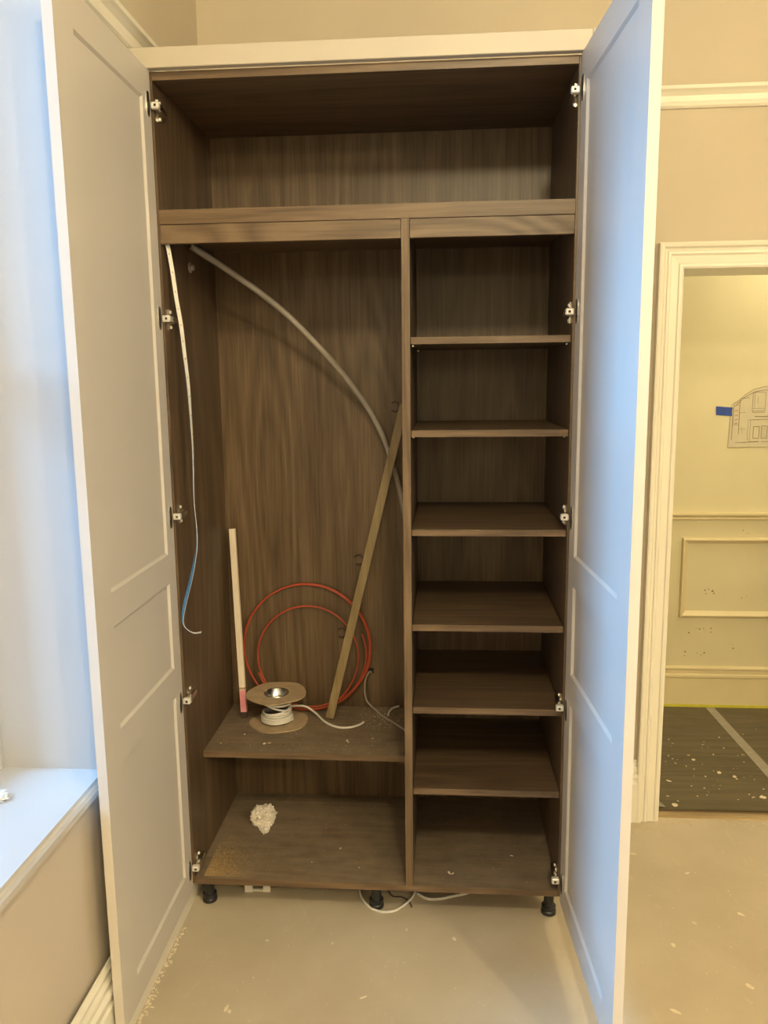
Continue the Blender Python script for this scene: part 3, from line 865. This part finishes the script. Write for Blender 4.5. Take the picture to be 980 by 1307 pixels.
# cables and clips on the floor under the wardrobe
bm = bmesh.new()
tube(bm, smooth_pts([(-0.055, 0.23, 0.0045), (-0.058, 0.150, 0.0045), (-0.038, 0.088, 0.0045), (0.003, 0.046, 0.0045), (0.055, 0.046, 0.0045), (0.095, 0.088, 0.0045), (0.118, 0.14, 0.0045), (0.13, 0.23, 0.0045)], 6), 0.0040, 8)
tag(from_bm('white_cable', bm, 'whitepl', smooth=True), 'white cable looped on the floor round the middle foot of the wardrobe', 'cable')
bm = bmesh.new()
tube(bm, smooth_pts([(0.126, 0.135, 0.0055), (0.157, 0.112, 0.005), (0.194, 0.112, 0.005), (0.235, 0.128, 0.005), (0.285, 0.150, 0.005), (0.34, 0.2, 0.005)], 6), 0.0048, 8)
tag(from_bm('white_cable', bm, 'whitepl', smooth=True), 'white cable end lying on the floor under the divider of the wardrobe', 'cable')
bm = bmesh.new()
tube(bm, smooth_pts([(0.018, 0.20, 0.003), (0.045, 0.125, 0.003), (0.078, 0.118, 0.003), (0.10, 0.10, 0.003), (0.112, 0.07, 0.003)], 6), 0.0020, 6)
tag(from_bm('dark_wire', bm, 'browncable', smooth=True), 'thin dark wire on the floor beside the middle wardrobe foot', 'wire')
bm = bmesh.new()
add_box(bm, -0.420, -0.396, 0.118, 0.132, 0.0, 0.026)
add_box(bm, -0.362, -0.340, 0.122, 0.134, 0.0, 0.030)
add_box(bm, -0.396, -0.362, 0.124, 0.132, 0.0, 0.006)
tag(from_bm('plastic_bracket', bm, 'whitepl'), 'white u-shaped plastic bracket on the floor under the wardrobe', 'bracket')

# pale flecks on the screed
sp = []
for _ in range(520):
    sp.append((random.uniform(-0.5, 2.2), random.uniform(-1.2, 0.6), 0.0, random.choice((0.0015, 0.0018, 0.0022, 0.003))))
for x, y, r in ((-0.30, -0.10, .006), (-0.11, -0.10, .005), (0.10, 0.0, .006), (0.24, -0.06, .008), (0.75, 0.17, .008), (0.86, -0.05, .009), (1.0, 0.3, .008), (1.02, -0.2, .010), (0.8, -0.3, .009), (0.9, -0.42, .012), (0.95, 0.05, .008), (1.1, 0.1, .009), (1.15, -0.1, .011), (-0.35, -0.36, .010), (-0.34, -0.37, .007), (0.0, -0.3, .006), (-0.2, -0.5, .009), (1.05, -0.45, .010), (0.85, 0.4, .008)):
    sp.append((x, y, 0.0, r))
sp = [q for q in sp if not (-0.57 < q[0] < 0.60 and q[1] > -0.02)] + [(0.10, -0.03, 0.0, .006)]
tag(grains('floor_flecks', 'chip', sp), 'pale paint flecks and crumbs scattered over the screed floor', 'debris', kind='stuff')
sp = []
for _ in range(260):
    x = random.uniform(0.86, 1.10) if random.random() < 0.6 else random.uniform(0.98, 1.75)
    yb = 0.585 if x < 0.98 else 0.625
    sp.append((x, yb - abs(random.gauss(0, 0.022)), 0.0, random.uniform(0.0015, 0.006)))
tag(grains('threshold_crumbs', 'plaster', sp), 'broken plaster crumbs along the foot of the architrave and doorway threshold', 'debris', kind='stuff')
sp = []
for _ in range(240):
    t = random.random()
    sp.append((XL + 0.032 + abs(random.gauss(0, 0.007)), -0.05 - 0.75 * t, 0.0, random.uniform(0.0015, 0.005)))
tag(grains('skirting_crumbs', 'chip', sp), 'white filler crumbs along the foot of the window-wall skirting', 'debris', kind='stuff')

# ------------------------------------------------------------------ hall things
bm = bmesh.new()
add_box(bm, 0.992, 1.944, 0.640, 0.85, 0.0, 0.004)
struct(from_bm('trim_6', bm, 'sawnwood'), 'bare timber threshold strip in the doorway', 'threshold')
def sheet(x0, x1, y0, y1, z0, seed):
    bm = bmesh.new(); nx, ny = 26, 14; rnd = random.Random(seed)
    top = {}
    for i in range(nx + 1):
        for j in range(ny + 1):
            u, v = i / nx, j / ny
            x = x0 + (x1 - x0) * u
            yy = y0 + 0.010 * math.sin(u * 5 + seed) * (1 - v) + (y1 - y0) * v
            lift_ = max(0, 0.10 - v) * 0.10 * (0.4 + 0.6 * math.sin(u * 7 + 0.4) ** 2)
            for k in (0, 1):
                top[(i, j, k)] = bm.verts.new((x, yy, z0 + lift_ + 0.004 * k))
    for i in range(nx):
        for j in range(ny):
            bm.faces.new([top[q] for q in ((i, j, 1), (i + 1, j, 1), (i + 1, j + 1, 1), (i, j + 1, 1))])
            bm.faces.new([top[q] for q in ((i, j, 0), (i, j + 1, 0), (i + 1, j + 1, 0), (i + 1, j, 0))])
    for i in range(nx):
        bm.faces.new([top[q] for q in ((i, 0, 0), (i + 1, 0, 0), (i + 1, 0, 1), (i, 0, 1))]); bm.faces.new([top[q] for q in ((i, ny, 0), (i, ny, 1), (i + 1, ny, 1), (i + 1, ny, 0))])
    for j in range(ny):
        bm.faces.new([top[q] for q in ((0, j, 0), (0, j, 1), (0, j + 1, 1), (0, j + 1, 0))]); bm.faces.new([top[q] for q in ((nx, j, 0), (nx, j + 1, 0), (nx, j + 1, 1), (nx, j, 1))])
    return bm
tag(from_bm('floor_board', sheet(0.994, 3.3, 0.668, HY - 0.018, 0.0045, 1.0), 'hardboard'), 'brown protective board laid over the hall floor beyond the doorway', 'floor board')
bm = bmesh.new()
TZ = 0.0088
plate(bm, [(1.472, 1.652, TZ), (1.512, 1.652, TZ), (1.545, 0.95, TZ), (1.572, 0.80, TZ), (1.530, 0.80, TZ), (1.500, 0.95, TZ)], (0, 0, 0.0005))
tag(from_bm('floor_tape', bm, 'gtape'), 'grey tape strip stuck across the hall floor board', 'tape')
bm = bmesh.new(); add_box(bm, 0.6, 3.3, HY - 0.0178, HY - 0.0162, 0.0088, 0.022)
tag(from_bm('masking_tape', bm, 'ytape'), 'yellow-green masking tape line along the foot of the hall skirting', 'tape')
bm = bmesh.new()
plate(bm, [(0.996, 0.690, 0.018), (1.03, 0.680, 0.020), (1.008, 0.780, 0.0105), (0.996, 0.80, 0.010)], (0, 0, 0.0006))
tag(from_bm('tape_scrap', bm, 'gtape'), 'grey tape scrap at the board corner beside the architrave', 'tape')
sp = []
for _ in range(110):
    sp.append((random.uniform(1.0, 1.75), random.triangular(0.70, 1.5, 0.74), 0.0105, random.uniform(0.0015, 0.005)))
for x, y, r in ((1.07, .71, .016), (1.075, .715, .012), (1.32, .98, .011), (1.25, 1.09, .010), (1.42, .79, .014), (1.37, .95, .010), (1.1, .9, .008)):
    sp.append((x, y, 0.0105, r))
tag(grains('hall_chips', 'chip', sp), 'pale wood chips scattered on the hall floor board', 'debris', kind='stuff')

# architectural plan taped to the hall wall
PY = HY - 0.0015
bm = bmesh.new()
out = [(1.511, 1.268), (1.985, 1.276), (1.985, 1.44), (1.93, 1.51), (1.83, 1.545), (1.72, 1.553), (1.66, 1.547), (1.615, 1.536), (1.578, 1.512), (1.545, 1.482), (1.518, 1.462)]
plate(bm, [(x, PY, z) for x, z in out], (0, 0.0008, 0))
pl = tag(from_bm('paper_plan', bm, 'paper'), 'building drawing printed on paper, taped to the yellow hall wall', 'drawing')
bm = bmesh.new()
def ln(x0, z0, x1, z1, t=0.0011):
    d = Vector((x1 - x0, 0, z1 - z0)); n_ = Vector((-d.z, 0, d.x)).normalized() * t
    a, b = Vector((x0, PY - 0.0011, z0)), Vector((x1, PY - 0.0011, z1))
    bm.faces.new([bm.verts.new(p) for p in (a - n_, b - n_, b + n_, a + n_)])
def rect(x0, z0, x1, z1, t=0.0009):
    ln(x0, z0, x1, z0, t); ln(x1, z0, x1, z1, t); ln(x1, z1, x0, z1, t); ln(x0, z1, x0, z0, t)
# border, arc wall, rooms, stair and doors of the drawing
ln(1.512, 1.2690, 1.984, 1.277, .0008); ln(1.512, 1.269, 1.518, 1.460, .0006); ln(1.519, 1.462, 1.545, 1.481, .0008); ln(1.545, 1.481, 1.578, 1.511, .0008); ln(1.578, 1.511, 1.615, 1.535, .0008); ln(1.615, 1.535, 1.66, 1.546, .0008); ln(1.66, 1.546, 1.72, 1.552, .0008)
ln(1.527, 1.305, 1.527, 1.452); ln(1.530, 1.455, 1.572, 1.497); ln(1.572, 1.497, 1.62, 1.523); ln(1.62, 1.523, 1.66, 1.531); ln(1.66, 1.531, 1.9, 1.525)
rect(1.530, 1.372, 1.556, 1.475, .0006)
ln(1.556, 1.33, 1.556, 1.49); ln(1.556, 1.355, 1.585, 1.355, .0006); ln(1.570, 1.335, 1.570, 1.366, .0006); ln(1.556, 1.43, 1.585, 1.43, .0006); ln(1.562, 1.493, 1.597, 1.497)
rect(1.612, 1.436, 1.668, 1.521); ln(1.621, 1.446, 1.621, 1.52, .0007); ln(1.612, 1.448, 1.668, 1.448, .0007); ln(1.612, 1.430, 1.668, 1.430); ln(1.635, 1.47, 1.635, 1.50, .0006)
ln(1.625, 1.411, 1.80, 1.413, .0016)
rect(1.597, 1.305, 1.607, 1.396, .0006); ln(1.607, 1.396, 1.72, 1.398); rect(1.622, 1.311, 1.648, 1.365, .0012); rect(1.658, 1.311, 1.684, 1.367, .0012)
for k in range(6):
    ln(1.659, 1.318 + k * 0.008, 1.683, 1.318 + k * 0.008, .0005)
ln(1.545, 1.292, 1.597, 1.294, .0012); ln(1.600, 1.295, 1.65, 1.296, .0018); ln(1.66, 1.295, 1.72, 1.297, .0012)
rect(1.70, 1.311, 1.80, 1.395); rect(1.69, 1.43, 1.80, 1.515); rect(1.82, 1.31, 1.93, 1.40); ln(1.82, 1.44, 1.94, 1.44)
from_bm('drawing_lines', bm, 'ink', pl)
bm = bmesh.new()
for zc, h in ((1.462, .010), (1.437, .012), (1.415, .010), (1.395, .008), (1.378, .012)):
    ln(1.536, zc, 1.550, zc + 0.003, h / 3)
from_bm('colour_patches', bm, 'inkpink', pl)
bm = bmesh.new()
plate(bm, [(x, PY - 0.0016, z) for x, z in ((1.450, 1.459), (1.524, 1.453), (1.5215, 1.433), (1.524, 1.414), (1.452, 1.419))], (0, 0.0006, 0))
tag(from_bm('blue_tape', bm, 'bluetape'), 'piece of blue masking tape holding the paper drawing', 'tape')

# crumple of clear plastic on the window seat
bm = bmesh.new()
bmesh.ops.create_icosphere(bm, subdivisions=4, radius=1.0)
for v in bm.verts:
    d = v.co.normalized()
    k = 0.75 + 0.5 * abs(noise.noise(d * 3.3)) + 0.2 * noise.noise(d * 8)
    v.co = (d.x * k * 0.055, d.y * k * 0.030, max(-0.006, d.z * k * 0.014))
bmesh.ops.translate(bm, verts=bm.verts[:], vec=(-0.815, -0.565, 0.6865))
tag(from_bm('plastic_wrap', bm, 'bubble'), 'small crumple of clear plastic wrap lying on the window sill', 'plastic wrap')
